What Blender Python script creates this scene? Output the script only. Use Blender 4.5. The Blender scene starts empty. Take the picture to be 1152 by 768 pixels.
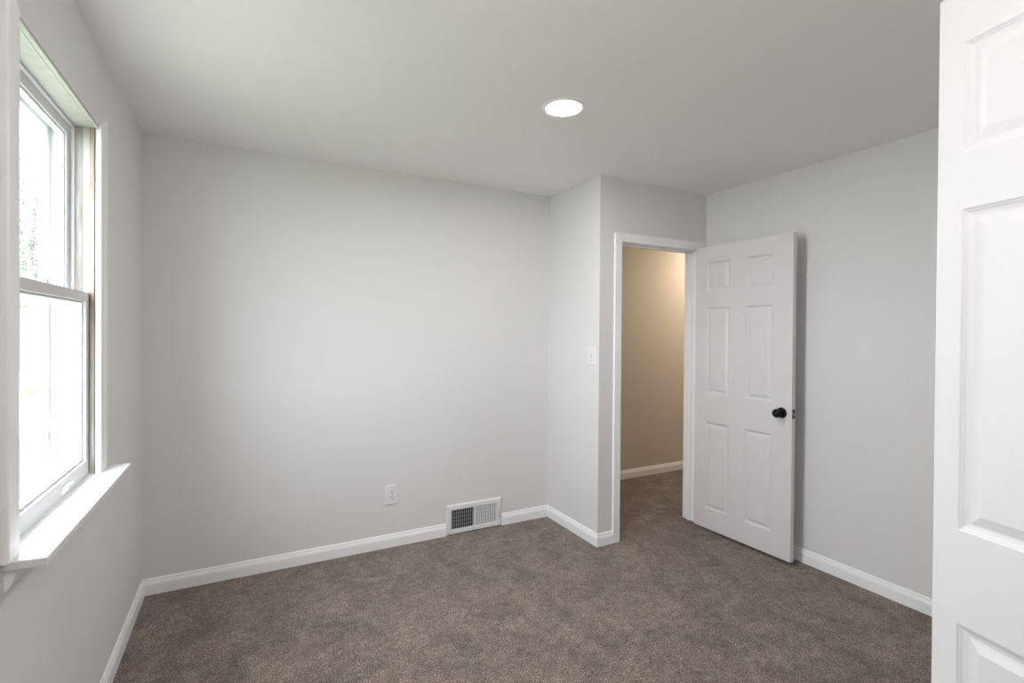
import bpy, bmesh, math, random
from mathutils import Matrix, Vector

random.seed(7)
S = bpy.context.scene
C = S.collection

# ------------------------------------------------------------------ camera, sky, exposure
YAW, PITCH, ROLL = 0.4909, -0.00698, -0.00737
CAM = Vector((0.4753, 0.0, 1.4103))
cd = bpy.data.cameras.new('camera')
cam = bpy.data.objects.new('camera', cd); C.objects.link(cam)
cd.sensor_width = 36.0
cd.lens = 562.07 / 1152 * 36.0
cd.shift_y = (376.535 - 384.0) / 1152
cd.clip_start = 0.02
X0 = Vector((math.cos(YAW), -math.sin(YAW), 0)); F0 = Vector((math.sin(YAW), math.cos(YAW), 0)); U0 = Vector((0, 0, 1))
up1 = U0 * math.cos(PITCH) - F0 * math.sin(PITCH)
fwd = F0 * math.cos(PITCH) + U0 * math.sin(PITCH)
rgt = X0 * math.cos(ROLL) - up1 * math.sin(ROLL)
upv = X0 * math.sin(ROLL) + up1 * math.cos(ROLL)
M = Matrix((rgt, upv, -fwd)).transposed().to_4x4()
M.translation = CAM
cam.matrix_world = M
S.camera = cam

SKY = 25.0
LAMP = 238.0
FILL_GLOBE = 38.0          # added fill lamp, out of frame above the camera
HALL = 245.0
vs = S.view_settings
S.display_settings.display_device = 'sRGB'
vs.view_transform = 'Standard'; vs.look = 'None'; vs.gamma = 1.0; vs.use_curve_mapping = False
vs.exposure = 0.06

w = bpy.data.worlds.new('overcast_sky'); S.world = w; w.use_nodes = True
nt = w.node_tree; nt.nodes.clear()
tc = nt.nodes.new('ShaderNodeTexCoord'); sx = nt.nodes.new('ShaderNodeSeparateXYZ')
rp = nt.nodes.new('ShaderNodeValToRGB'); bg = nt.nodes.new('ShaderNodeBackground'); wo = nt.nodes.new('ShaderNodeOutputWorld')
rp.color_ramp.elements[0].position = 0.0; rp.color_ramp.elements[0].color = (0.77, 0.82, 0.92, 1)
rp.color_ramp.elements[1].position = 1.0; rp.color_ramp.elements[1].color = (0.93, 0.955, 1.0, 1)
nt.links.new(tc.outputs['Generated'], sx.inputs[0]); nt.links.new(sx.outputs['Z'], rp.inputs['Fac'])
nt.links.new(rp.outputs['Color'], bg.inputs['Color']); bg.inputs['Strength'].default_value = SKY
nt.links.new(bg.outputs[0], wo.inputs['Surface'])

cy = S.cycles
cy.max_bounces = 16; cy.diffuse_bounces = 10; cy.glossy_bounces = 4; cy.transparent_max_bounces = 16
cy.use_denoising = True
cy.sample_clamp_indirect = 12.0

# the window opening as a sampling portal for the sky (gives no light of its own)
pl = bpy.data.lights.new('sky_portal', 'AREA'); pl.shape = 'RECTANGLE'; pl.size = 1.24; pl.size_y = 0.74
pl.cycles.is_portal = True
po = bpy.data.objects.new('sky_portal', pl); C.objects.link(po)
po.location = (-0.118, 1.92, 1.505); po.rotation_euler = (0, -math.pi / 2, 0)

# ------------------------------------------------------------------ materials
def new_mat(name):
    m = bpy.data.materials.new(name); m.use_nodes = True
    return m, m.node_tree, m.node_tree.nodes['Principled BSDF']

def paint(name, col, rough=0.6, bump=0.0, scale=220.0, stretch=(1, 1, 1), spec=0.35, var=0.0):
    m, t, b = new_mat(name)
    b.inputs['Base Color'].default_value = (*col, 1); b.inputs['Roughness'].default_value = rough
    b.inputs['Specular IOR Level'].default_value = spec
    tcn = t.nodes.new('ShaderNodeTexCoord'); mp = t.nodes.new('ShaderNodeMapping'); mp.inputs['Scale'].default_value = stretch
    t.links.new(tcn.outputs['Object'], mp.inputs[0])
    if bump:
        n = t.nodes.new('ShaderNodeTexNoise'); n.inputs['Scale'].default_value = scale; n.inputs['Detail'].default_value = 3
        bp = t.nodes.new('ShaderNodeBump'); bp.inputs['Strength'].default_value = bump; bp.inputs['Distance'].default_value = 0.001
        t.links.new(mp.outputs[0], n.inputs['Vector']); t.links.new(n.outputs['Fac'], bp.inputs['Height']); t.links.new(bp.outputs[0], b.inputs['Normal'])
    if var:
        n2 = t.nodes.new('ShaderNodeTexNoise'); n2.inputs['Scale'].default_value = 1.6; n2.inputs['Detail'].default_value = 2
        t.links.new(mp.outputs[0], n2.inputs['Vector'])
        r = t.nodes.new('ShaderNodeValToRGB')
        r.color_ramp.elements[0].position = .3; r.color_ramp.elements[1].position = .7
        r.color_ramp.elements[0].color = (*[c * (1 - var) for c in col], 1); r.color_ramp.elements[1].color = (*[min(1, c * (1 + var)) for c in col], 1)
        t.links.new(n2.outputs['Fac'], r.inputs['Fac']); t.links.new(r.outputs[0], b.inputs['Base Color'])
    return m

WALL = paint('wall_paint', (0.722, 0.714, 0.708), 0.75, 0.12, 260, var=0.008)
CEIL = paint('ceiling_paint', (0.90, 0.89, 0.885), 0.9, 0.12, 200, var=0.008)
HALLW = paint('hall_paint', (0.62, 0.57, 0.50), 0.75, 0.1, 260)
TRIM = paint('trim_paint', (0.89, 0.89, 0.895), 0.35, 0.05, 90)
DOOR = paint('door_paint', (0.70, 0.69, 0.69), 0.38, 0.22, 160, (6, 6, 0.35))
BIFOLD = paint('closet_door_paint', (0.79, 0.785, 0.80), 0.38, 0.22, 160, (6, 6, 0.35))
SASH = paint('sash_paint', (0.64, 0.64, 0.65), 0.5, 0.1, 60)
STOOL = paint('sill_paint', (0.74, 0.74, 0.75), 0.4, 0.05, 60)
PLAST = paint('white_plastic', (0.77, 0.77, 0.765), 0.3)
METALW = paint('white_enamel', (0.80, 0.80, 0.80), 0.35)
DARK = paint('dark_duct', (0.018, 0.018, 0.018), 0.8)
GREYM = paint('grey_damper', (0.11, 0.11, 0.105), 0.6)
SLOT = paint('slot_dark', (0.12, 0.12, 0.12), 0.6)
BLACK = paint('black_metal', (0.006, 0.006, 0.006), 0.5, spec=0.25)
STEEL = paint('painted_steel', (0.52, 0.52, 0.50), 0.4)
LATCH = paint('dark_bronze', (0.03, 0.027, 0.025), 0.4)
NICK = paint('dull_nickel', (0.32, 0.31, 0.29), 0.35); NICK.node_tree.nodes['Principled BSDF'].inputs['Metallic'].default_value = 0.8
ALU = paint('storm_aluminium', (0.55, 0.58, 0.60), 0.45)

def aged(name, base, stain, lo, hi):
    m, t, b = new_mat(name); b.inputs['Roughness'].default_value = 0.6
    tcn = t.nodes.new('ShaderNodeTexCoord'); mp = t.nodes.new('ShaderNodeMapping'); mp.inputs['Scale'].default_value = (40, 40, 5)
    n = t.nodes.new('ShaderNodeTexNoise'); n.inputs['Scale'].default_value = 1.0; n.inputs['Detail'].default_value = 5
    r = t.nodes.new('ShaderNodeValToRGB')
    r.color_ramp.elements[0].position = lo; r.color_ramp.elements[0].color = (*base, 1)
    r.color_ramp.elements[1].position = hi; r.color_ramp.elements[1].color = (*stain, 1)
    t.links.new(tcn.outputs['Object'], mp.inputs[0]); t.links.new(mp.outputs[0], n.inputs['Vector'])
    t.links.new(n.outputs['Fac'], r.inputs['Fac']); t.links.new(r.outputs[0], b.inputs['Base Color'])
    return m
TRACK = aged('aged_track', (0.36, 0.34, 0.31), (0.17, 0.125, 0.085), 0.38, 0.68)
STOPM = aged('stained_stop', (0.40, 0.375, 0.34), (0.26, 0.195, 0.135), 0.36, 0.66)
JAMB = aged('old_jamb_paint', (0.47, 0.47, 0.44), (0.38, 0.35, 0.30), 0.5, 0.8)

def carpet():
    m, t, b = new_mat('brown_carpet')
    b.inputs['Roughness'].default_value = 1.0; b.inputs['Specular IOR Level'].default_value = 0.05
    b.inputs['Sheen Weight'].default_value = 0.15; b.inputs['Sheen Roughness'].default_value = 0.6
    tcn = t.nodes.new('ShaderNodeTexCoord')
    def noise(scale, detail=2, rough=.5, dist=0.):
        n = t.nodes.new('ShaderNodeTexNoise'); n.inputs['Scale'].default_value = scale; n.inputs['Detail'].default_value = detail
        n.inputs['Roughness'].default_value = rough; n.inputs['Distortion'].default_value = dist
        t.links.new(tcn.outputs['Object'], n.inputs['Vector']); return n.outputs['Fac']
    def ramp(src, p0, c0, p1, c1):
        r = t.nodes.new('ShaderNodeValToRGB'); e = r.color_ramp.elements
        e[0].position = p0; e[0].color = (*c0, 1); e[1].position = p1; e[1].color = (*c1, 1)
        t.links.new(src, r.inputs['Fac']); return r.outputs['Color']
    def mul(a, c):
        x = t.nodes.new('ShaderNodeMix'); x.data_type = 'RGBA'; x.blend_type = 'MULTIPLY'; x.inputs['Factor'].default_value = 1.0
        t.links.new(a, x.inputs['A']); t.links.new(c, x.inputs['B']); return x.outputs['Result']
    fine = ramp(noise(165, 4, .8), .39, (0.060, 0.046, 0.038), .61, (0.52, 0.43, 0.378))
    vor = t.nodes.new('ShaderNodeTexVoronoi'); vor.inputs['Scale'].default_value = 120; t.links.new(tcn.outputs['Object'], vor.inputs['Vector'])
    tuft = ramp(vor.outputs['Distance'], .1, (1.08, 1.08, 1.08), .75, (.62, .61, .60))
    mid = ramp(noise(26, 3, .6, .4), .32, (.76, .755, .75), .68, (1.16, 1.15, 1.145))
    big = ramp(noise(5.5, 3, .6, .8), .34, (.76, .75, .74), .66, (1.17, 1.165, 1.16))
    col = mul(mul(mul(fine, tuft), mid), big)
    t.links.new(col, b.inputs['Base Color'])
    bp = t.nodes.new('ShaderNodeBump'); bp.inputs['Strength'].default_value = 0.8; bp.inputs['Distance'].default_value = 0.006
    t.links.new(noise(170, 3, .7), bp.inputs['Height']); t.links.new(bp.outputs[0], b.inputs['Normal'])
    return m
CARPET = carpet()

def emit(name, col, s):
    m = bpy.data.materials.new(name); m.use_nodes = True; t = m.node_tree; t.nodes.clear()
    e = t.nodes.new('ShaderNodeEmission'); o = t.nodes.new('ShaderNodeOutputMaterial')
    e.inputs['Color'].default_value = (*col, 1); e.inputs['Strength'].default_value = s
    t.links.new(e.outputs[0], o.inputs['Surface']); return m

def glass():
    m = bpy.data.materials.new('window_glass'); m.use_nodes = True; t = m.node_tree; t.nodes.clear()
    tr = t.nodes.new('ShaderNodeBsdfTransparent'); tr.inputs['Color'].default_value = (0.96, 0.97, 0.965, 1)
    g = t.nodes.new('ShaderNodeBsdfGlossy'); g.inputs['Roughness'].default_value = 0.02
    mx = t.nodes.new('ShaderNodeMixShader'); mx.inputs['Fac'].default_value = 0.05
    o = t.nodes.new('ShaderNodeOutputMaterial')
    t.links.new(tr.outputs[0], mx.inputs[1]); t.links.new(g.outputs[0], mx.inputs[2]); t.links.new(mx.outputs[0], o.inputs['Surface'])
    return m
GLASS = glass()

# ------------------------------------------------------------------ mesh helpers
def box(bm, a, b):
    x0, y0, z0 = a; x1, y1, z1 = b
    v = [bm.verts.new(p) for p in ((x0, y0, z0), (x1, y0, z0), (x1, y1, z0), (x0, y1, z0), (x0, y0, z1), (x1, y0, z1), (x1, y1, z1), (x0, y1, z1))]
    for f in ((0, 3, 2, 1), (4, 5, 6, 7), (0, 1, 5, 4), (1, 2, 6, 5), (2, 3, 7, 6), (3, 0, 4, 7)):
        bm.faces.new([v[i] for i in f])

def boxes(*bb):
    bm = bmesh.new()
    for a, b in bb: box(bm, a, b)
    return bm

def obj(name, bm, mat, parent=None, bevel=0.0, seg=2, smooth=False):
    bmesh.ops.recalc_face_normals(bm, faces=bm.faces)
    me = bpy.data.meshes.new(name); bm.to_mesh(me); bm.free()
    me.materials.append(mat)
    o = bpy.data.objects.new(name, me); C.objects.link(o)
    if parent: o.parent = parent
    if bevel:
        bv = o.modifiers.new('bevel', 'BEVEL'); bv.width = bevel; bv.segments = seg; bv.limit_method = 'ANGLE'; bv.angle_limit = math.radians(35)
    if smooth:
        for p in me.polygons: p.use_smooth = True
    return o

def root(name, loc=(0, 0, 0), rot=(0, 0, 0)):
    o = bpy.data.objects.new(name, None); C.objects.link(o); o.location = loc; o.rotation_euler = rot; o.empty_display_size = 0.1
    return o

def tag(o, label, cat, group=None, kind=None):
    o['label'] = label; o['category'] = cat
    if group: o['group'] = group
    if kind: o['kind'] = kind
    return o

def st(o, label, cat): return tag(o, label, cat, kind='structure')

def prism(profile, p0, p1, n, m0=0.0, m1=0.0):
    """profile (d, z) swept from p0 to p1 on the floor; n is the outward side; m0/m1 lengthen the ends per unit of d (mitres)."""
    bm = bmesh.new(); p0 = Vector((*p0, 0)); p1 = Vector((*p1, 0)); n = Vector((*n, 0)); t = (p1 - p0).normalized()
    A = [bm.verts.new(p0 + n * d + Vector((0, 0, z)) - t * (m0 * d)) for d, z in profile]
    B = [bm.verts.new(p1 + n * d + Vector((0, 0, z)) + t * (m1 * d)) for d, z in profile]
    k = len(profile)
    for i in range(k): bm.faces.new((A[i], A[(i + 1) % k], B[(i + 1) % k], B[i]))
    bm.faces.new(A); bm.faces.new(B[::-1])
    return bm

def lathe(profile, segs=40):
    """profile (r, h) turned about the z axis."""
    bm = bmesh.new(); rings = []
    for r, h in profile:
        if r < 1e-6: rings.append([bm.verts.new((0, 0, h))])
        else: rings.append([bm.verts.new((r * math.cos(2 * math.pi * i / segs), r * math.sin(2 * math.pi * i / segs), h)) for i in range(segs)])
    for a, b in zip(rings, rings[1:]):
        for i in range(segs):
            j = (i + 1) % segs
            q = [a[i % len(a)], a[j % len(a)], b[j % len(b)], b[i % len(b)]]
            q = list(dict.fromkeys(q))
            if len(q) > 2: bm.faces.new(q)
    return bm

# ------------------------------------------------------------------ room dimensions
H = 2.44
L = 3.238            # back wall
BX, BY = 2.527, 2.6235   # bump-out corner
RX = 3.522           # right wall
WT = 0.12
HY = 3.72            # hallway far wall
OX0, OX1, OZ = 2.690, 3.448, 2.030   # rough doorway opening in the wall
WY0, WY1, WZ0, WZ1 = 1.527, 2.313, 0.862, 2.136   # rough window opening

# ------------------------------------------------------------------ shell
st(obj('floor', boxes(((-0.15, -0.85, -0.12), (5.4, 3.9, 0.0))), CARPET), 'mottled brown cut pile carpet covering the bedroom floor', 'carpet')
st(obj('ceiling', boxes(((-0.15, -0.85, H), (5.4, 3.9, H + 0.12))), CEIL), 'plain white painted bedroom ceiling', 'ceiling')
st(obj('wall_left', boxes(((-0.15, -0.85, 0), (0, WY0, H)), ((-0.15, WY1, 0), (0, L + WT, H)), ((-0.15, WY0, 0), (0, WY1, WZ0)), ((-0.15, WY0, WZ1), (0, WY1, H))), WALL), 'light grey left wall around the window', 'wall')
st(obj('wall_back', boxes(((0, L, 0), (BX, L + WT, H))), WALL), 'wide light grey back wall above the floor vent', 'wall')
st(obj('wall_alcove', boxes(((BX, BY, 0), (2.65, L + WT, H))), WALL), 'narrow light grey wall return carrying the light switch', 'wall')
st(obj('wall_doorway', boxes(((2.65, BY, 0), (OX0, BY + WT, H)), ((OX1, BY, 0), (RX, BY + WT, H)), ((OX0, BY, OZ), (OX1, BY + WT, H))), WALL), 'light grey wall around the open doorway', 'wall')
st(obj('wall_right', boxes(((RX, -0.1, 0), (RX + WT, BY + WT, H))), WALL), 'light grey right wall behind the open hall door', 'wall')
st(obj('wall_front', boxes(((1.90, -0.1, 0), (RX, 0, H)), ((0, -0.1, 2.12), (1.90, 0, H)), ((0, -0.1, 0), (0.06, 0, 2.12))), WALL), 'light grey wall around the closet opening behind the camera', 'wall')
st(obj('wall_closet', boxes(((0, -0.85, 0), (2.1, -0.75, H)), ((2.0, -0.75, 0), (2.1, -0.1, H))), WALL), 'light grey walls inside the closet behind the camera', 'wall')
st(obj('wall_hall', boxes(((2.65, HY, 0), (5.3, HY + WT, H))), HALLW), 'warm lit beige hallway wall seen through the doorway', 'wall')
st(obj('wall_hall_side', boxes(((RX + WT, BY, 0), (5.3, BY + WT, H)), ((5.3, BY, 0), (5.4, HY + WT, H)), ((2.53, L + WT, 0), (2.65, HY + WT, H))), HALLW), 'beige hallway walls out of sight past the doorway', 'wall')

BP = [(0, 0), (0.0145, 0), (0.0145, 0.052), (0.0135, 0.058), (0.0105, 0.066), (0.008, 0.071), (0.0075, 0.078), (0.005, 0.082), (0, 0.083)]
def base(name, p0, p1, n, m0, m1, label):
    return st(obj(name, prism(BP, p0, p1, n, m0, m1), TRIM), label, 'baseboard')
base('baseboard_left', (0, 0.0), (0, L), (1, 0), 0, -1, 'white baseboard along the left wall under the window')
base('baseboard_back', (0, L), (1.700, L), (0, -1), -1, 0, 'long white baseboard on the back wall left of the vent')
base('baseboard_back.001', (2.126, L), (BX, L), (0, -1), 0, -1, 'short white baseboard on the back wall right of the vent')
base('baseboard_alcove', (BX, L), (BX, BY), (-1, 0), -1, 1, 'white baseboard on the wall return below the light switch')
base('baseboard_doorway', (BX, BY), (2.646, BY), (0, -1), 1, 0, 'very short white baseboard piece beside the doorway trim')
base('baseboard_right', (RX, BY), (RX, 0.0), (-1, 0), 0, 0, 'white baseboard along the right wall behind the open door')
base('baseboard_hall', (2.65, HY), (5.3, HY), (0, -1), 0, 0, 'white baseboard on the hallway wall seen through the doorway')

# ------------------------------------------------------------------ doorway trim
t1 = root('trim_1', (2.646, BY, 0))
st(t1, 'white casing and jambs around the open doorway', 'door frame')
def rel(bm, o):
    bmesh.ops.translate(bm, verts=bm.verts, vec=-Vector(o.location)); return bm
JX0, JX1, JZ = 2.705, 3.433, 2.014
def casing_v(x0, x1, z1a, z1b):
    """upright casing board with a mitred top (z1a at x0, z1b at x1)"""
    bm = bmesh.new(); y0, y1 = BY - 0.016, BY
    P = [(x0, 0), (x1, 0), (x1, z1b), (x0, z1a)]
    A = [bm.verts.new((x, y0, z)) for x, z in P]; B = [bm.verts.new((x, y1, z)) for x, z in P]
    for i in range(4): bm.faces.new((A[i], A[(i + 1) % 4], B[(i + 1) % 4], B[i]))
    bm.faces.new(A); bm.faces.new(B[::-1]); return bm
CW = 0.060
obj('casing', rel(casing_v(JX0 - CW + 0.001, JX0 - 0.003, JZ + CW, JZ + 0.003), t1), TRIM, t1, 0.002)
obj('casing', rel(casing_v(JX1 + 0.003, JX1 + CW, JZ + 0.003, JZ + CW), t1), TRIM, t1, 0.002)
bm = bmesh.new()
P = [(JX0 - CW + 0.001, JZ + CW + 0.002), (JX0 - 0.003, JZ + 0.003), (JX1 + 0.003, JZ + 0.003), (JX1 + CW, JZ + CW + 0.002)]
A = [bm.verts.new((x, BY - 0.016, z)) for x, z in P]; B = [bm.verts.new((x, BY, z)) for x, z in P]
for i in range(4): bm.faces.new((A[i], A[(i + 1) % 4], B[(i + 1) % 4], B[i]))
bm.faces.new(A); bm.faces.new(B[::-1])
obj('head_casing', rel(bm, t1), TRIM, t1, 0.002)
obj('jamb', rel(boxes(((OX0 + 0.001, BY, 0), (JX0, BY + WT + 0.002, JZ))), t1), TRIM, t1, 0.001)
obj('jamb', rel(boxes(((JX1, BY, 0), (OX1 - 0.001, BY + WT + 0.002, JZ))), t1), TRIM, t1, 0.001)
obj('head_jamb', rel(boxes(((OX0 + 0.001, BY, JZ), (OX1 - 0.001, BY + WT + 0.002, OZ - 0.001))), t1), TRIM, t1, 0.001)
obj('door_stop', rel(boxes(((JX0, BY + 0.040, 0), (JX0 + 0.011, BY + 0.075, JZ - 0.011)), ((JX1 - 0.011, BY + 0.040, 0), (JX1, BY + 0.075, JZ - 0.011)), ((JX0, BY + 0.040, JZ - 0.011), (JX1, BY + 0.075, JZ))), t1), TRIM, t1, 0.002)

# ------------------------------------------------------------------ panelled doors
PROF = [(0, 0), (0.0015, 0.003), (0.0045, 0.0036), (0.006, 0.0064), (0.010, 0.0082), (0.0135, 0.0092), (0.0165, 0.0092), (0.0340, 0.0022), (0.0355, 0.0018)]
def slab(width, height, thick, panels, prof=PROF):
    """moulded panel door leaf: x along the width, y through it (front at 0), z up"""
    bm = bmesh.new(); cache = {}
    def V(p):
        k = tuple(round(c, 6) for c in p)
        if k not in cache: cache[k] = bm.verts.new(p)
        return cache[k]
    xs = sorted({0.0, width} | {c for p in panels for c in (p[0], p[1])})
    zs = sorted({0.0, height} | {c for p in panels for c in (p[2], p[3])})
    for side in (0, 1):
        Y = (lambda d: d) if side == 0 else (lambda d: thick - d)
        for i in range(len(xs) - 1):
            for j in range(len(zs) - 1):
                cx, cz = (xs[i] + xs[i + 1]) / 2, (zs[j] + zs[j + 1]) / 2
                if any(p[0] < cx < p[1] and p[2] < cz < p[3] for p in panels): continue
                bm.faces.new([V((xs[i], Y(0), zs[j])), V((xs[i + 1], Y(0), zs[j])), V((xs[i + 1], Y(0), zs[j + 1])), V((xs[i], Y(0), zs[j + 1]))])
        for (a, b, c, d) in panels:
            # the outline follows the grid lines so that the mesh stays closed
            prev = None
            for k, (ins, dep) in enumerate(prof):
                ring = [V((a + ins, Y(dep), c + ins)), V((b - ins, Y(dep), c + ins)), V((b - ins, Y(dep), d - ins)), V((a + ins, Y(dep), d - ins))]
                if prev:
                    for q in range(4):
                        bm.faces.new((prev[q], prev[(q + 1) % 4], ring[(q + 1) % 4], ring[q]))
                prev = ring
            bm.faces.new(prev)
    # edges
    for x in (0.0, width):
        for j in range(len(zs) - 1):
            bm.faces.new([V((x, 0, zs[j])), V((x, thick, zs[j])), V((x, thick, zs[j + 1])), V((x, 0, zs[j + 1]))])
    for z in (0.0, height):
        for i in range(len(xs) - 1):
            bm.faces.new([V((xs[i], 0, z)), V((xs[i + 1], 0, z)), V((xs[i + 1], thick, z)), V((xs[i], thick, z))])
    return bm

# bedroom door: hinged on the right jamb and swung into the room
A0 = Vector((3.3715, 2.580)); B0 = Vector((3.3935, 1.862))
ang = math.atan2(B0.y - A0.y, B0.x - A0.x)
d1 = root('door_1', (A0.x, A0.y, 0.02), (0, 0, ang))
st(d1, 'white six panel hall door with black knob, standing open', 'door')
DW, DH, DT = (B0 - A0).length, 2.004, 0.035
cols = ((0.092, 0.282), (0.400, 0.590)); rows = ((0.146, 0.758), (0.962, 1.570), (1.686, 1.890))
# local +y is to the left of the travel direction (towards the right wall)
leaf = obj('leaf', slab(DW, DH, DT, [(a, b, c, e) for a, b in cols for c, e in rows]), DOOR, d1, 0.0012)
def knob(side):
    k = obj('knob', lathe([(0, 0.068), (0.012, 0.0675), (0.020, 0.065), (0.0255, 0.059), (0.0275, 0.051), (0.0255, 0.043), (0.019, 0.036), (0.012, 0.032), (0.0105, 0.028), (0.0105, 0.008)], 48), BLACK, d1, smooth=True)
    k['label'] = 'round black door knob'
    r = obj('rose', lathe([(0, 0.0085), (0.012, 0.0085), (0.024, 0.008), (0.030, 0.0055), (0.0325, 0.002), (0.0325, 0.0)], 48), BLACK, k, smooth=True)
    k.location = (DW - 0.064, 0 if side else DT, 0.902)
    k.rotation_euler = (math.pi / 2 if side else -math.pi / 2, 0, 0)
knob(1); knob(0)
lp = obj('latch_plate', boxes(((DW - 0.0005, 0.006, 0.873), (DW + 0.0012, 0.029, 0.930))), LATCH, d1, 0.0008)
lp['label'] = 'dark latch plate on the door edge'
bm = bmesh.new()
Pf = [(0.010, 0.0), (0.025, 0.0), (0.025, 0.004), (0.010, 0.012)]
A = [bm.verts.new((DW + 0.001 + x, y, 0.894)) for y, x in Pf]; B = [bm.verts.new((DW + 0.001 + x, y, 0.909)) for y, x in Pf]
for i in range(4): bm.faces.new((A[i], A[(i + 1) % 4], B[(i + 1) % 4], B[i]))
bm.faces.new(A); bm.faces.new(B[::-1])
obj('latch_bolt', bm, NICK, lp, 0.0006)
for z in (0.165, 1.735):
    h = obj('hinge', lathe([(0, 0.0), (0.0055, 0.0), (0.0055, 0.028), (0.0050, 0.0285), (0.0050, 0.0295), (0.0055, 0.030), (0.0055, 0.059), (0.0050, 0.0595), (0.0050, 0.0605), (0.0055, 0.061), (0.0055, 0.088), (0.0035, 0.091), (0, 0.0915)], 20), STEEL, d1, smooth=True)
    h.location = (-0.007, DT + 0.010, z)
    hl = obj('hinge_leaf', boxes(((0.006, -0.040, 0.001), (0.008, -0.002, 0.087))), STEEL, h)
    hl['label'] = 'painted hinge plate'

# closet bifold: two leaves folded back at the right of the closet opening
d2 = root('door_2', (1.658, 0.468, 0.043))
st(d2, 'white panelled bifold closet door folded open in the right foreground', 'closet door')
TH = -1.828
BW, BH, BT = 0.452, 2.008, 0.034
bp_ = [(0.0445, BW - 0.0445, a - 0.043, b - 0.043) for a, b in ((0.250, 0.873), (1.048, 1.642), (1.747, 1.950))]
PROF2 = [(i, d * 0.75) for i, d in PROF]
lf = obj('leaf', slab(BW, BH, BT, bp_, PROF2), BIFOLD, d2, 0.0016, 3)
lf.rotation_euler = (0, 0, TH); lf.location = (0, 0, 0)
lf2 = obj('leaf', slab(BW, BH, BT, bp_, PROF2), BIFOLD, d2, 0.0016, 3)
lf2.rotation_euler = (0, 0, -math.pi - TH); lf2.location = (BT * 2 * abs(math.sin(TH)) + 0.004, 0, 0)
# mirror the second leaf so that its body lies inside the fold
lf2.scale = (1, -1, 1)
for z in (0.22, 0.99, 1.76):
    hg = obj('hinge', lathe([(0, 0), (0.004, 0), (0.004, 0.07), (0, 0.07)], 16), STEEL, d2, smooth=True)
    hg.location = (BT * abs(math.sin(TH)) + 0.002, 0.000, z)
pn = obj('track_pin', lathe([(0, 0), (0.005, 0), (0.005, 0.03), (0, 0.03)], 16), STEEL, d2, smooth=True)
pn.location = (-0.09, -0.43, BH)

# ------------------------------------------------------------------ window
wn = root('window_1', (0, 1.92, 0.88))
st(wn, 'old white double hung window in the left wall, bright daylight outside', 'window')
def W(name, bm, mat, bevel=0.0, parent=None, label=None):
    o = obj(name, rel(bm, wn), mat, parent or wn, bevel)
    if label: o['label'] = label
    return o
Y0, Y1, Z0, Z1 = 1.548, 2.292, 0.882, 2.124
W('frame', boxes(((-0.149, WY0 + 0.001, WZ0 + 0.001), (-0.001, Y0, WZ1 - 0.001)), ((-0.149, Y1, WZ0 + 0.001), (-0.001, WY1 - 0.001, WZ1 - 0.001)), ((-0.149, Y0, Z1), (-0.001, Y1, WZ1 - 0.0005))), JAMB, 0.001)
bm = bmesh.new()   # sloping outer sill
P = [(-0.185, 0.852), (-0.017, 0.878), (-0.017, 0.863), (-0.149, 0.863), (-0.149, 0.842), (-0.185, 0.836)]
P = [(-0.148, 0.864), (-0.017, 0.886), (-0.017, 0.864)]
A = [bm.verts.new((x, Y0, z)) for x, z in P]; B = [bm.verts.new((x, Y1, z)) for x, z in P]
for i in range(3): bm.faces.new((A[i], A[(i + 1) % 3], B[(i + 1) % 3], B[i]))
bm.faces.new(A); bm.faces.new(B[::-1])
W('sill', bm, JAMB)
# tracks and beads on both jambs
W('track', boxes(((-0.052, Y1 - 0.002, Z0 + 0.01), (-0.036, Y1, Z1)), ((-0.052, Y0, Z0 + 0.01), (-0.036, Y0 + 0.002, Z1))), TRACK, label='worn brown stained sash track')
W('parting_bead', boxes(((-0.068, Y1 - 0.010, Z0 + 0.006), (-0.056, Y1, Z1)), ((-0.068, Y0, Z0 + 0.006), (-0.056, Y0 + 0.010, Z1)), ((-0.068, Y0, Z1 - 0.010), (-0.056, Y1, Z1))), SASH, 0.001)
W('inner_stop', boxes(((-0.0145, Y1 - 0.009, Z0), (-0.001, Y1, Z1)), ((-0.0145, Y0, Z0), (-0.001, Y0 + 0.009, Z1))), STOPM, 0.0015, label='stained inner window stop')

def sash(name, x0, x1, z0, z1, stile, top, bot, ya=0.003):
    a, b = Y0 + ya, Y1 - ya
    bm = bmesh.new(); xm = (x0 + x1) / 2
    # outer frame rings with a glazing rabbet on the room side
    box(bm, (x0, a, z0), (x1, a + stile, z1)); box(bm, (x0, b - stile, z0), (x1, b, z1))
    box(bm, (x0, a + stile, z0), (x1, b - stile, z0 + bot)); box(bm, (x0, a + stile, z1 - top), (x1, b - stile, z1))
    s = W(name, bm, SASH, 0.002)
    g = boxes(((xm - 0.0015, a + stile - 0.004, z0 + bot - 0.004), (xm + 0.0015, b - stile + 0.004, z1 - top + 0.004)))
    W('pane', g, GLASS, 0, s)
    q = bmesh.new(); e = 0.008
    for (p0, p1) in (((xm + 0.0015, a + stile, z0 + bot), (xm + 0.010, a + stile + e, z1 - top)), ((xm + 0.0015, b - stile - e, z0 + bot), (xm + 0.010, b - stile, z1 - top)),
                     ((xm + 0.0015, a + stile + e, z0 + bot), (xm + 0.010, b - stile - e, z0 + bot + e)), ((xm + 0.0015, a + stile + e, z1 - top - e), (xm + 0.010, b - stile - e, z1 - top))):
        box(q, p0, p1)
    W('glazing_bead', q, SASH, 0.002, s)
    return s
us = sash('upper_sash', -0.101, -0.0685, 1.500, 2.121, 0.040, 0.038, 0.034)
ls = sash('lower_sash', -0.0545, -0.0165, 0.893, 1.538, 0.040, 0.033, 0.050)
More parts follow.
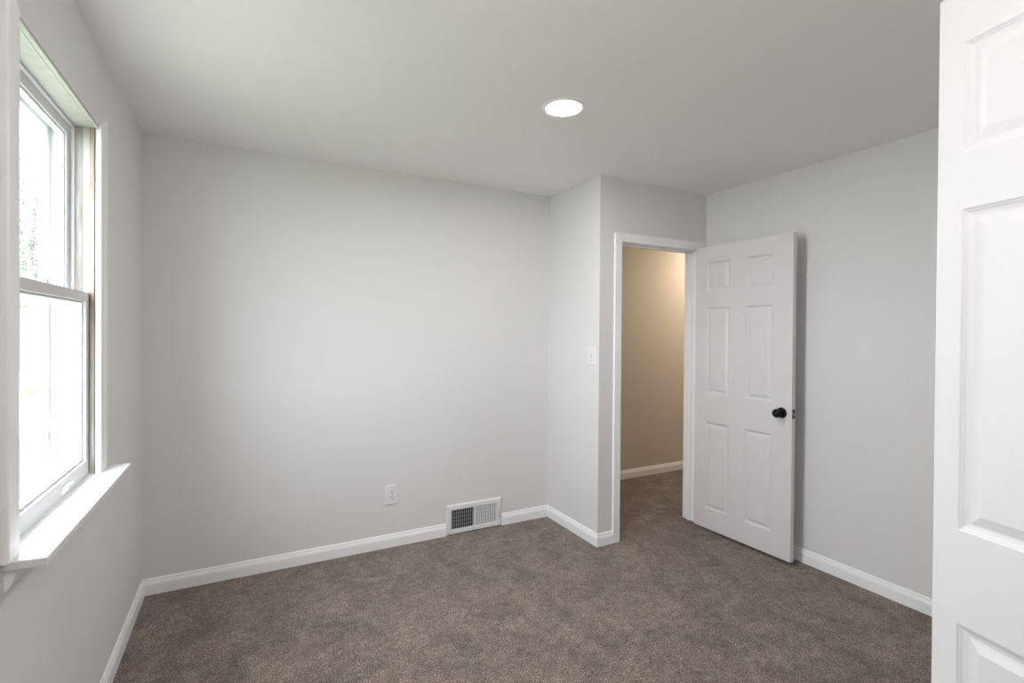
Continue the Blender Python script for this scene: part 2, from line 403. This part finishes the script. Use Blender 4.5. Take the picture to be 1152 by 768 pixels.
# sash lift on the bottom rail
bm = bmesh.new()
Pf = [(0.0, 0.0), (0.003, 0.0), (0.003, 0.016), (0.012, 0.019), (0.016, 0.024), (0.0155, 0.027), (0.009, 0.025), (0.0, 0.024)]
A = [bm.verts.new((-0.0165 + x, 1.985, 0.900 + z)) for x, z in Pf]; B = [bm.verts.new((-0.0165 + x, 2.045, 0.900 + z)) for x, z in Pf]
k = len(Pf)
for i in range(k): bm.faces.new((A[i], A[(i + 1) % k], B[(i + 1) % k], B[i]))
bm.faces.new(A); bm.faces.new(B[::-1])
W('sash_lift', bm, TRIM, 0.001, ls)
bm = lathe([(0, 0), (0.007, 0), (0.007, 0.004), (0.003, 0.006), (0.003, 0.012), (0.005, 0.015), (0, 0.018)], 16)
bmesh.ops.translate(bm, verts=bm.verts, vec=(-0.036, 1.93, 1.538))
W('sash_latch', bm, NICK, 0, ls)
# storm window outside
def ringbox(x0, x1, y0, y1, z0, z1, t):
    return boxes(((x0, y0, z0), (x1, y0 + t, z1)), ((x0, y1 - t, z0), (x1, y1, z1)), ((x0, y0 + t, z0), (x1, y1 - t, z0 + t)), ((x0, y0 + t, z1 - t), (x1, y1 - t, z1)))
sf = W('storm_frame', ringbox(-0.146, -0.124, Y0 + 0.001, Y1 - 0.001, 0.892, Z1 - 0.001, 0.030), ALU, 0.0015)
W('pane', boxes(((-0.136, Y0 + 0.029, 0.920), (-0.134, Y1 - 0.029, Z1 - 0.029))), GLASS, 0, sf)
W('storm_clip', boxes(((-0.124, Y1 - 0.034, 1.020), (-0.118, Y1 - 0.022, 1.050))), NICK, 0.002, sf)
# interior casing, stool and apron
CT = 0.018
def board(P, mat, name, x1=CT):
    bm = bmesh.new()
    A = [bm.verts.new((0, y, z)) for y, z in P]; B = [bm.verts.new((x1, y, z)) for y, z in P]; k = len(P)
    for i in range(k): bm.faces.new((A[i], A[(i + 1) % k], B[(i + 1) % k], B[i]))
    bm.faces.new(A); bm.faces.new(B[::-1])
    return W(name, bm, mat, 0.004)
board([(Y1 - 0.004, 0.886), (Y1 + 0.093, 0.886), (Y1 + 0.093, Z1 + 0.066), (Y1 - 0.004, Z1 + 0.012)], TRIM, 'casing')
board([(1.490, 0.886), (Y0 + 0.005, 0.886), (Y0 + 0.005, Z1 + 0.012), (1.490, Z1 + 0.066)], TRIM, 'casing')
W('head_edge', boxes(((-0.001, Y0 + 0.006, Z1), (0.012, Y1 - 0.005, Z1 + 0.0125))), JAMB, 0.002)
bm = bmesh.new()
P = [(0, 1.503), (0, Y0), (-0.0155, Y0), (-0.0155, Y1), (0, Y1), (0, 2.412), (0.086, 2.412), (0.080, 1.499)]
zA, zB = 0.868, 0.888
A = [bm.verts.new((x, y, zA)) for x, y in P]; B = [bm.verts.new((x, y, zB)) for x, y in P]
for i in range(8): bm.faces.new((A[i], A[(i + 1) % 8], B[(i + 1) % 8], B[i]))
bm.faces.new(A[::-1]); bm.faces.new(B)
W('stool', bm, STOOL, 0.003, label='white window stool board projecting into the room')
bm = bmesh.new()
Pf = [(0, 0.814), (0.003, 0.814), (0.007, 0.820), (0.013, 0.830), (0.018, 0.843), (0.0205, 0.856), (0.021, 0.868), (0, 0.868)]
A = [bm.verts.new((x, 1.518, z)) for x, z in Pf]; B = [bm.verts.new((x, 2.395, z)) for x, z in Pf]; k = len(Pf)
for i in range(k): bm.faces.new((A[i], A[(i + 1) % k], B[(i + 1) % k], B[i]))
bm.faces.new(A); bm.faces.new(B[::-1])
W('apron', bm, TRIM, 0.001)

# ------------------------------------------------------------------ floor register in the back wall
VX0, VX1, VZ0, VZ1 = 1.702, 2.123, 0.002, 0.205
vt = tag(root('vent_register', ((VX0 + VX1) / 2, L, 0)), 'white metal wall vent register set into the back baseboard', 'vent')
def vrel(bm): return rel(bm, vt)
gx0, gx1, gz0, gz1 = VX0 + 0.036, VX1 - 0.034, VZ0 + 0.034, VZ1 - 0.036
bm = bmesh.new()
def ring4(x0, x1, z0, z1, y): return [bm.verts.new(p) for p in ((x0, y, z0), (x1, y, z0), (x1, y, z1), (x0, y, z1))]
rs = [ring4(VX0, VX1, VZ0, VZ1, L), ring4(VX0, VX1, VZ0, VZ1, L - 0.006), ring4(VX0 + 0.006, VX1 - 0.006, VZ0 + 0.006, VZ1 - 0.006, L - 0.0125),
      ring4(gx0 - 0.004, gx1 + 0.004, gz0 - 0.004, gz1 + 0.004, L - 0.0125), ring4(gx0, gx1, gz0, gz1, L - 0.010), ring4(gx0, gx1, gz0, gz1, L)]
for a, b in zip(rs, rs[1:]):
    for i in range(4): bm.faces.new((a[i], a[(i + 1) % 4], b[(i + 1) % 4], b[i]))
obj('faceplate', vrel(bm), METALW, vt, 0.0008)
def fins(x0, x1, n, lean):
    b = bmesh.new()
    for i in range(n):
        x = x0 + (x1 - x0) * (i + 0.5) / n; t = 0.0010
        y0, y1 = L - 0.0110, L - 0.0005; dx = lean / 2
        v = [b.verts.new(p) for p in ((x - dx - t, y0, gz0), (x - dx + t, y0, gz0), (x + dx + t, y1, gz0), (x + dx - t, y1, gz0),
                                      (x - dx - t, y0, gz1), (x - dx + t, y0, gz1), (x + dx + t, y1, gz1), (x + dx - t, y1, gz1))]
        for f in ((0, 3, 2, 1), (4, 5, 6, 7), (0, 1, 5, 4), (1, 2, 6, 5), (2, 3, 7, 6), (3, 0, 4, 7)): b.faces.new([v[k] for k in f])
    return b
gm = gx0 + (gx1 - gx0) * 0.49
obj('louvers', vrel(fins(gx0, gm - 0.004, 11, 0.0045)), METALW, vt)['label'] = 'open louvers on the left half showing the dark duct'
obj('louvers', vrel(fins(gm + 0.004, gx1, 10, -0.0080)), METALW, vt)['label'] = 'louvers on the right half turned the other way'
obj('divider', vrel(boxes(((gm - 0.0045, L - 0.0112, gz0), (gm + 0.0045, L - 0.0005, gz1)))), METALW, vt)
# duct box recessed in the wall plane (thin dark backing) with damper blades in front of it
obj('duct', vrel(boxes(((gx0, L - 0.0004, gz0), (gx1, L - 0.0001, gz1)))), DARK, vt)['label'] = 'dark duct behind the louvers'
bl = bmesh.new()
for i in range(4):
    z = gz0 + (gz1 - gz0) * (i + 1) / 5
    box(bl, (gx0, L - 0.0022, z - 0.0045), (gx1, L - 0.0006, z + 0.0045))
obj('damper_blades', vrel(bl), GREYM, vt)['label'] = 'grey damper blades behind the louvers'
obj('lever', vrel(boxes(((gx1 + 0.010, L - 0.020, 0.070), (gx1 + 0.015, L - 0.0115, 0.118)))), STEEL, vt, 0.001)
for z in (VZ0 + 0.017, VZ1 - 0.017):
    s = obj('screw', lathe([(0, 0.0025), (0.003, 0.002), (0.0042, 0.0), ], 16), STEEL, vt, smooth=True)
    s.location = (VX0 + 0.017 - vt.location.x, -0.0125, z); s.rotation_euler = (math.pi / 2, 0, 0)

# ------------------------------------------------------------------ outlet and switch
ol = tag(root('power_outlet', (1.322, L, 0.340)), 'white duplex power outlet low on the back wall', 'outlet')
PW, PH = 0.086, 0.132
def plate(wd, ht, t=0.006, e=0.006):
    bm = bmesh.new()
    a = [bm.verts.new(p) for p in ((-wd / 2, 0, -ht / 2), (wd / 2, 0, -ht / 2), (wd / 2, 0, ht / 2), (-wd / 2, 0, ht / 2))]
    b = [bm.verts.new(p) for p in ((-wd / 2, -t * .5, -ht / 2), (wd / 2, -t * .5, -ht / 2), (wd / 2, -t * .5, ht / 2), (-wd / 2, -t * .5, ht / 2))]
    c = [bm.verts.new(p) for p in ((-wd / 2 + e, -t, -ht / 2 + e), (wd / 2 - e, -t, -ht / 2 + e), (wd / 2 - e, -t, ht / 2 - e), (-wd / 2 + e, -t, ht / 2 - e))]
    for r, s in ((a, b), (b, c)):
        for i in range(4): bm.faces.new((r[i], r[(i + 1) % 4], s[(i + 1) % 4], s[i]))
    bm.faces.new(c); bm.faces.new(a[::-1]); return bm
obj('cover_plate', plate(PW, PH), PLAST, ol, 0.001)
for s in (1, -1):
    bm = bmesh.new(); pts = []
    for i in range(28):
        t = 2 * math.pi * i / 28; x = 0.0170 * math.cos(t); z = max(-0.0135, min(0.0135, 0.0175 * math.sin(t))); pts.append((x, z))
    A = [bm.verts.new((x, -0.0055, z)) for x, z in pts]; B = [bm.verts.new((x, -0.0082, z)) for x, z in pts]
    for i in range(28): bm.faces.new((A[i], A[(i + 1) % 28], B[(i + 1) % 28], B[i]))
    bm.faces.new(B); bm.faces.new(A[::-1])
    rc = obj('receptacle', bm, PLAST, ol, 0.0006); rc.location = (0.004, 0, 0.0195 * s)
    obj('slots', boxes(((-0.0085, -0.0086, -0.001), (-0.0055, -0.0081, 0.0085)), ((0.0050, -0.0086, 0.0), (0.0078, -0.0081, 0.0075)), ((-0.003, -0.0086, -0.0105), (0.003, -0.0081, -0.0045))), SLOT, rc)['label'] = 'dark plug slots'
sc = obj('screw', lathe([(0, 0.0015), (0.002, 0.0013), (0.003, 0)], 14), STEEL, ol, smooth=True); sc.location = (0.004, -0.006, 0); sc.rotation_euler = (math.pi / 2, 0, 0)

sw = tag(root('light_switch', (BX, 2.700, 1.249), (0, 0, -math.pi / 2)), 'white toggle light switch on the narrow wall by the doorway', 'light switch')
obj('cover_plate', plate(0.090, 0.122), PLAST, sw, 0.001)
obj('toggle_slot', boxes(((-0.0055, -0.0068, -0.0125), (0.0055, -0.0055, 0.0125))), STEEL, sw)
bm = bmesh.new()
v0 = [bm.verts.new(p) for p in ((-0.004, -0.0060, -0.009), (0.004, -0.0060, -0.009), (0.004, -0.0060, 0.006), (-0.004, -0.0060, 0.006))]
v1 = [bm.verts.new(p) for p in ((-0.003, -0.0190, 0.004), (0.003, -0.0190, 0.004), (0.003, -0.0170, 0.010), (-0.003, -0.0170, 0.010))]
for i in range(4): bm.faces.new((v0[i], v0[(i + 1) % 4], v1[(i + 1) % 4], v1[i]))
bm.faces.new(v1); bm.faces.new(v0[::-1])
obj('toggle', bm, PLAST, sw, 0.0008)
for z in (-0.030, 0.030):
    s = obj('screw', lathe([(0, 0.0015), (0.002, 0.0013), (0.003, 0)], 14), STEEL, sw, smooth=True); s.location = (0, -0.006, z); s.rotation_euler = (math.pi / 2, 0, 0)

# ------------------------------------------------------------------ recessed ceiling lamps
def downlight(x, y, col, s, label):
    r = tag(root('ceiling_light', (x, y, H)), label, 'ceiling light')
    obj('trim_ring', lathe([(0.100, 0.0), (0.0995, -0.003), (0.096, -0.0055), (0.088, -0.0065), (0.080, -0.005), (0.0765, -0.0035), (0.0765, 0.0)], 64), TRIM, r, smooth=True)
    e = obj('lens', lathe([(0.0765, -0.0030), (0.0700, -0.0055), (0.04, -0.0070), (0, -0.0075)], 64), emit('lamp_glow', col, s), r, smooth=True)
    e['label'] = 'glowing white lamp lens'
    return r
downlight(1.764, 1.922, (1.0, 0.955, 0.905), LAMP, 'round recessed ceiling light switched on, in the bedroom ceiling')
h = downlight(4.75, 3.22, (1.0, 0.87, 0.71), HALL, 'round recessed light in the hallway ceiling, out of sight')

cl = tag(root('fill_globe', (0.75, 0.22, H)), 'added globe fill light hung from the ceiling, out of frame overhead', 'ceiling light')  # invented hanging lamp, added to brighten the near part of the room
obj('canopy', lathe([(0, 0), (0.060, 0), (0.060, -0.010), (0.045, -0.024), (0.012, -0.030), (0, -0.030)], 40), PLAST, cl, smooth=True)
obj('stem', lathe([(0, -0.028), (0.007, -0.028), (0.007, -0.390), (0.028, -0.396), (0.034, -0.415), (0, -0.415)], 24), PLAST, cl, smooth=True)
obj('globe', lathe([(0, -0.402), (0.040, -0.406), (0.072, -0.425), (0.094, -0.455), (0.100, -0.490), (0.093, -0.528), (0.070, -0.560), (0.038, -0.580), (0, -0.587)], 48), emit('fill_glow', (1.0, 0.965, 0.925), FILL_GLOBE), cl, smooth=True)['label'] = 'glowing globe of the added fill light'

# ------------------------------------------------------------------ outdoors seen through the window
GRASS = paint('lawn_grass', (0.22, 0.235, 0.17), 0.95, 0.5, 40, var=0.2)
CONC = paint('pale_concrete', (0.55, 0.54, 0.52), 0.9)
SIDING = paint('pale_siding', (0.06, 0.066, 0.07), 0.7)
ROOF = paint('grey_shingle', (0.035, 0.035, 0.037), 0.9, 0.4, 30)
BARK = paint('bark', (0.12, 0.09, 0.07), 0.9)
LEAF = paint('leaf_green', (0.085, 0.10, 0.08), 0.8)
GZ = -0.7
st(obj('ground', boxes(((-14, -12, GZ - 0.1), (-0.4, 12.5, GZ))), GRASS), 'pale green lawn outside the window', 'lawn')
st(obj('street', boxes(((-30, 12.5, GZ - 0.12), (12, 60, GZ - 0.02))), CONC), 'pale paved area beyond the lawn outside the window', 'pavement')
hs = tag(root('neighbour_house', (-9.5, 34, GZ - 0.02)), 'pale neighbouring house dimly seen through the window pane', 'house')
bm = bmesh.new()
for i in range(16): 
    z = 0.25 * i
    v = [bm.verts.new(p) for p in ((-4, -0.03, z), (6, -0.03, z), (6, 0, z + 0.25), (-4, 0, z + 0.25), (-4, 3, z), (6, 3, z), (6, 3, z + .25), (-4, 3, z + .25))]
    for f in ((0, 1, 2, 3), (4, 5, 6, 7), (0, 4, 7, 3), (1, 5, 6, 2), (3, 2, 6, 7), (0, 1, 5, 4)): bm.faces.new([v[k] for k in f])
obj('siding', bm, SIDING, hs)
bm = bmesh.new()
Pf = [(-0.5, 3.9), (1.5, 5.4), (3.5, 3.9), (3.5, 4.05), (1.5, 5.58), (-0.5, 4.05)]
A = [bm.verts.new((-4.3, y, z)) for y, z in Pf]; B = [bm.verts.new((6.3, y, z)) for y, z in Pf]
for i in range(6): bm.faces.new((A[i], A[(i + 1) % 6], B[(i + 1) % 6], B[i]))
bm.faces.new(A); bm.faces.new(B[::-1])
obj('roof', bm, ROOF, hs)
tr = tag(root('tree', (-5.6, 21.5, GZ - 0.02)), 'hazy leafy tree seen through the upper window pane', 'tree')
obj('trunk', lathe([(0.0, 0), (0.24, 0), (0.17, 0.8), (0.14, 2.4), (0.07, 4.5), (0, 5.5)], 14), BARK, tr, smooth=True)
bm = bmesh.new()
for i in range(5200):
    u = random.random() ** 0.4; th = random.uniform(0, 2 * math.pi); ph = math.acos(random.uniform(-1, 1))
    p = Vector((1.5 * u * math.sin(ph) * math.cos(th), 1.5 * u * math.sin(ph) * math.sin(th), 5.0 + 2.6 * u * math.cos(ph)))
    R = Matrix.Rotation(random.uniform(0, 6.28), 3, Vector((random.gauss(0, 1), random.gauss(0, 1), random.gauss(0, 1))).normalized()); s = random.uniform(0.05, 0.10)
    bm.faces.new([bm.verts.new(p + R @ Vector(q)) for q in ((-s, 0, 0), (0, -s * .5, 0.01), (s, 0, 0), (0, s * .5, 0.01))])
fo = obj('foliage', bm, LEAF, tr); fo['kind'] = 'stuff'
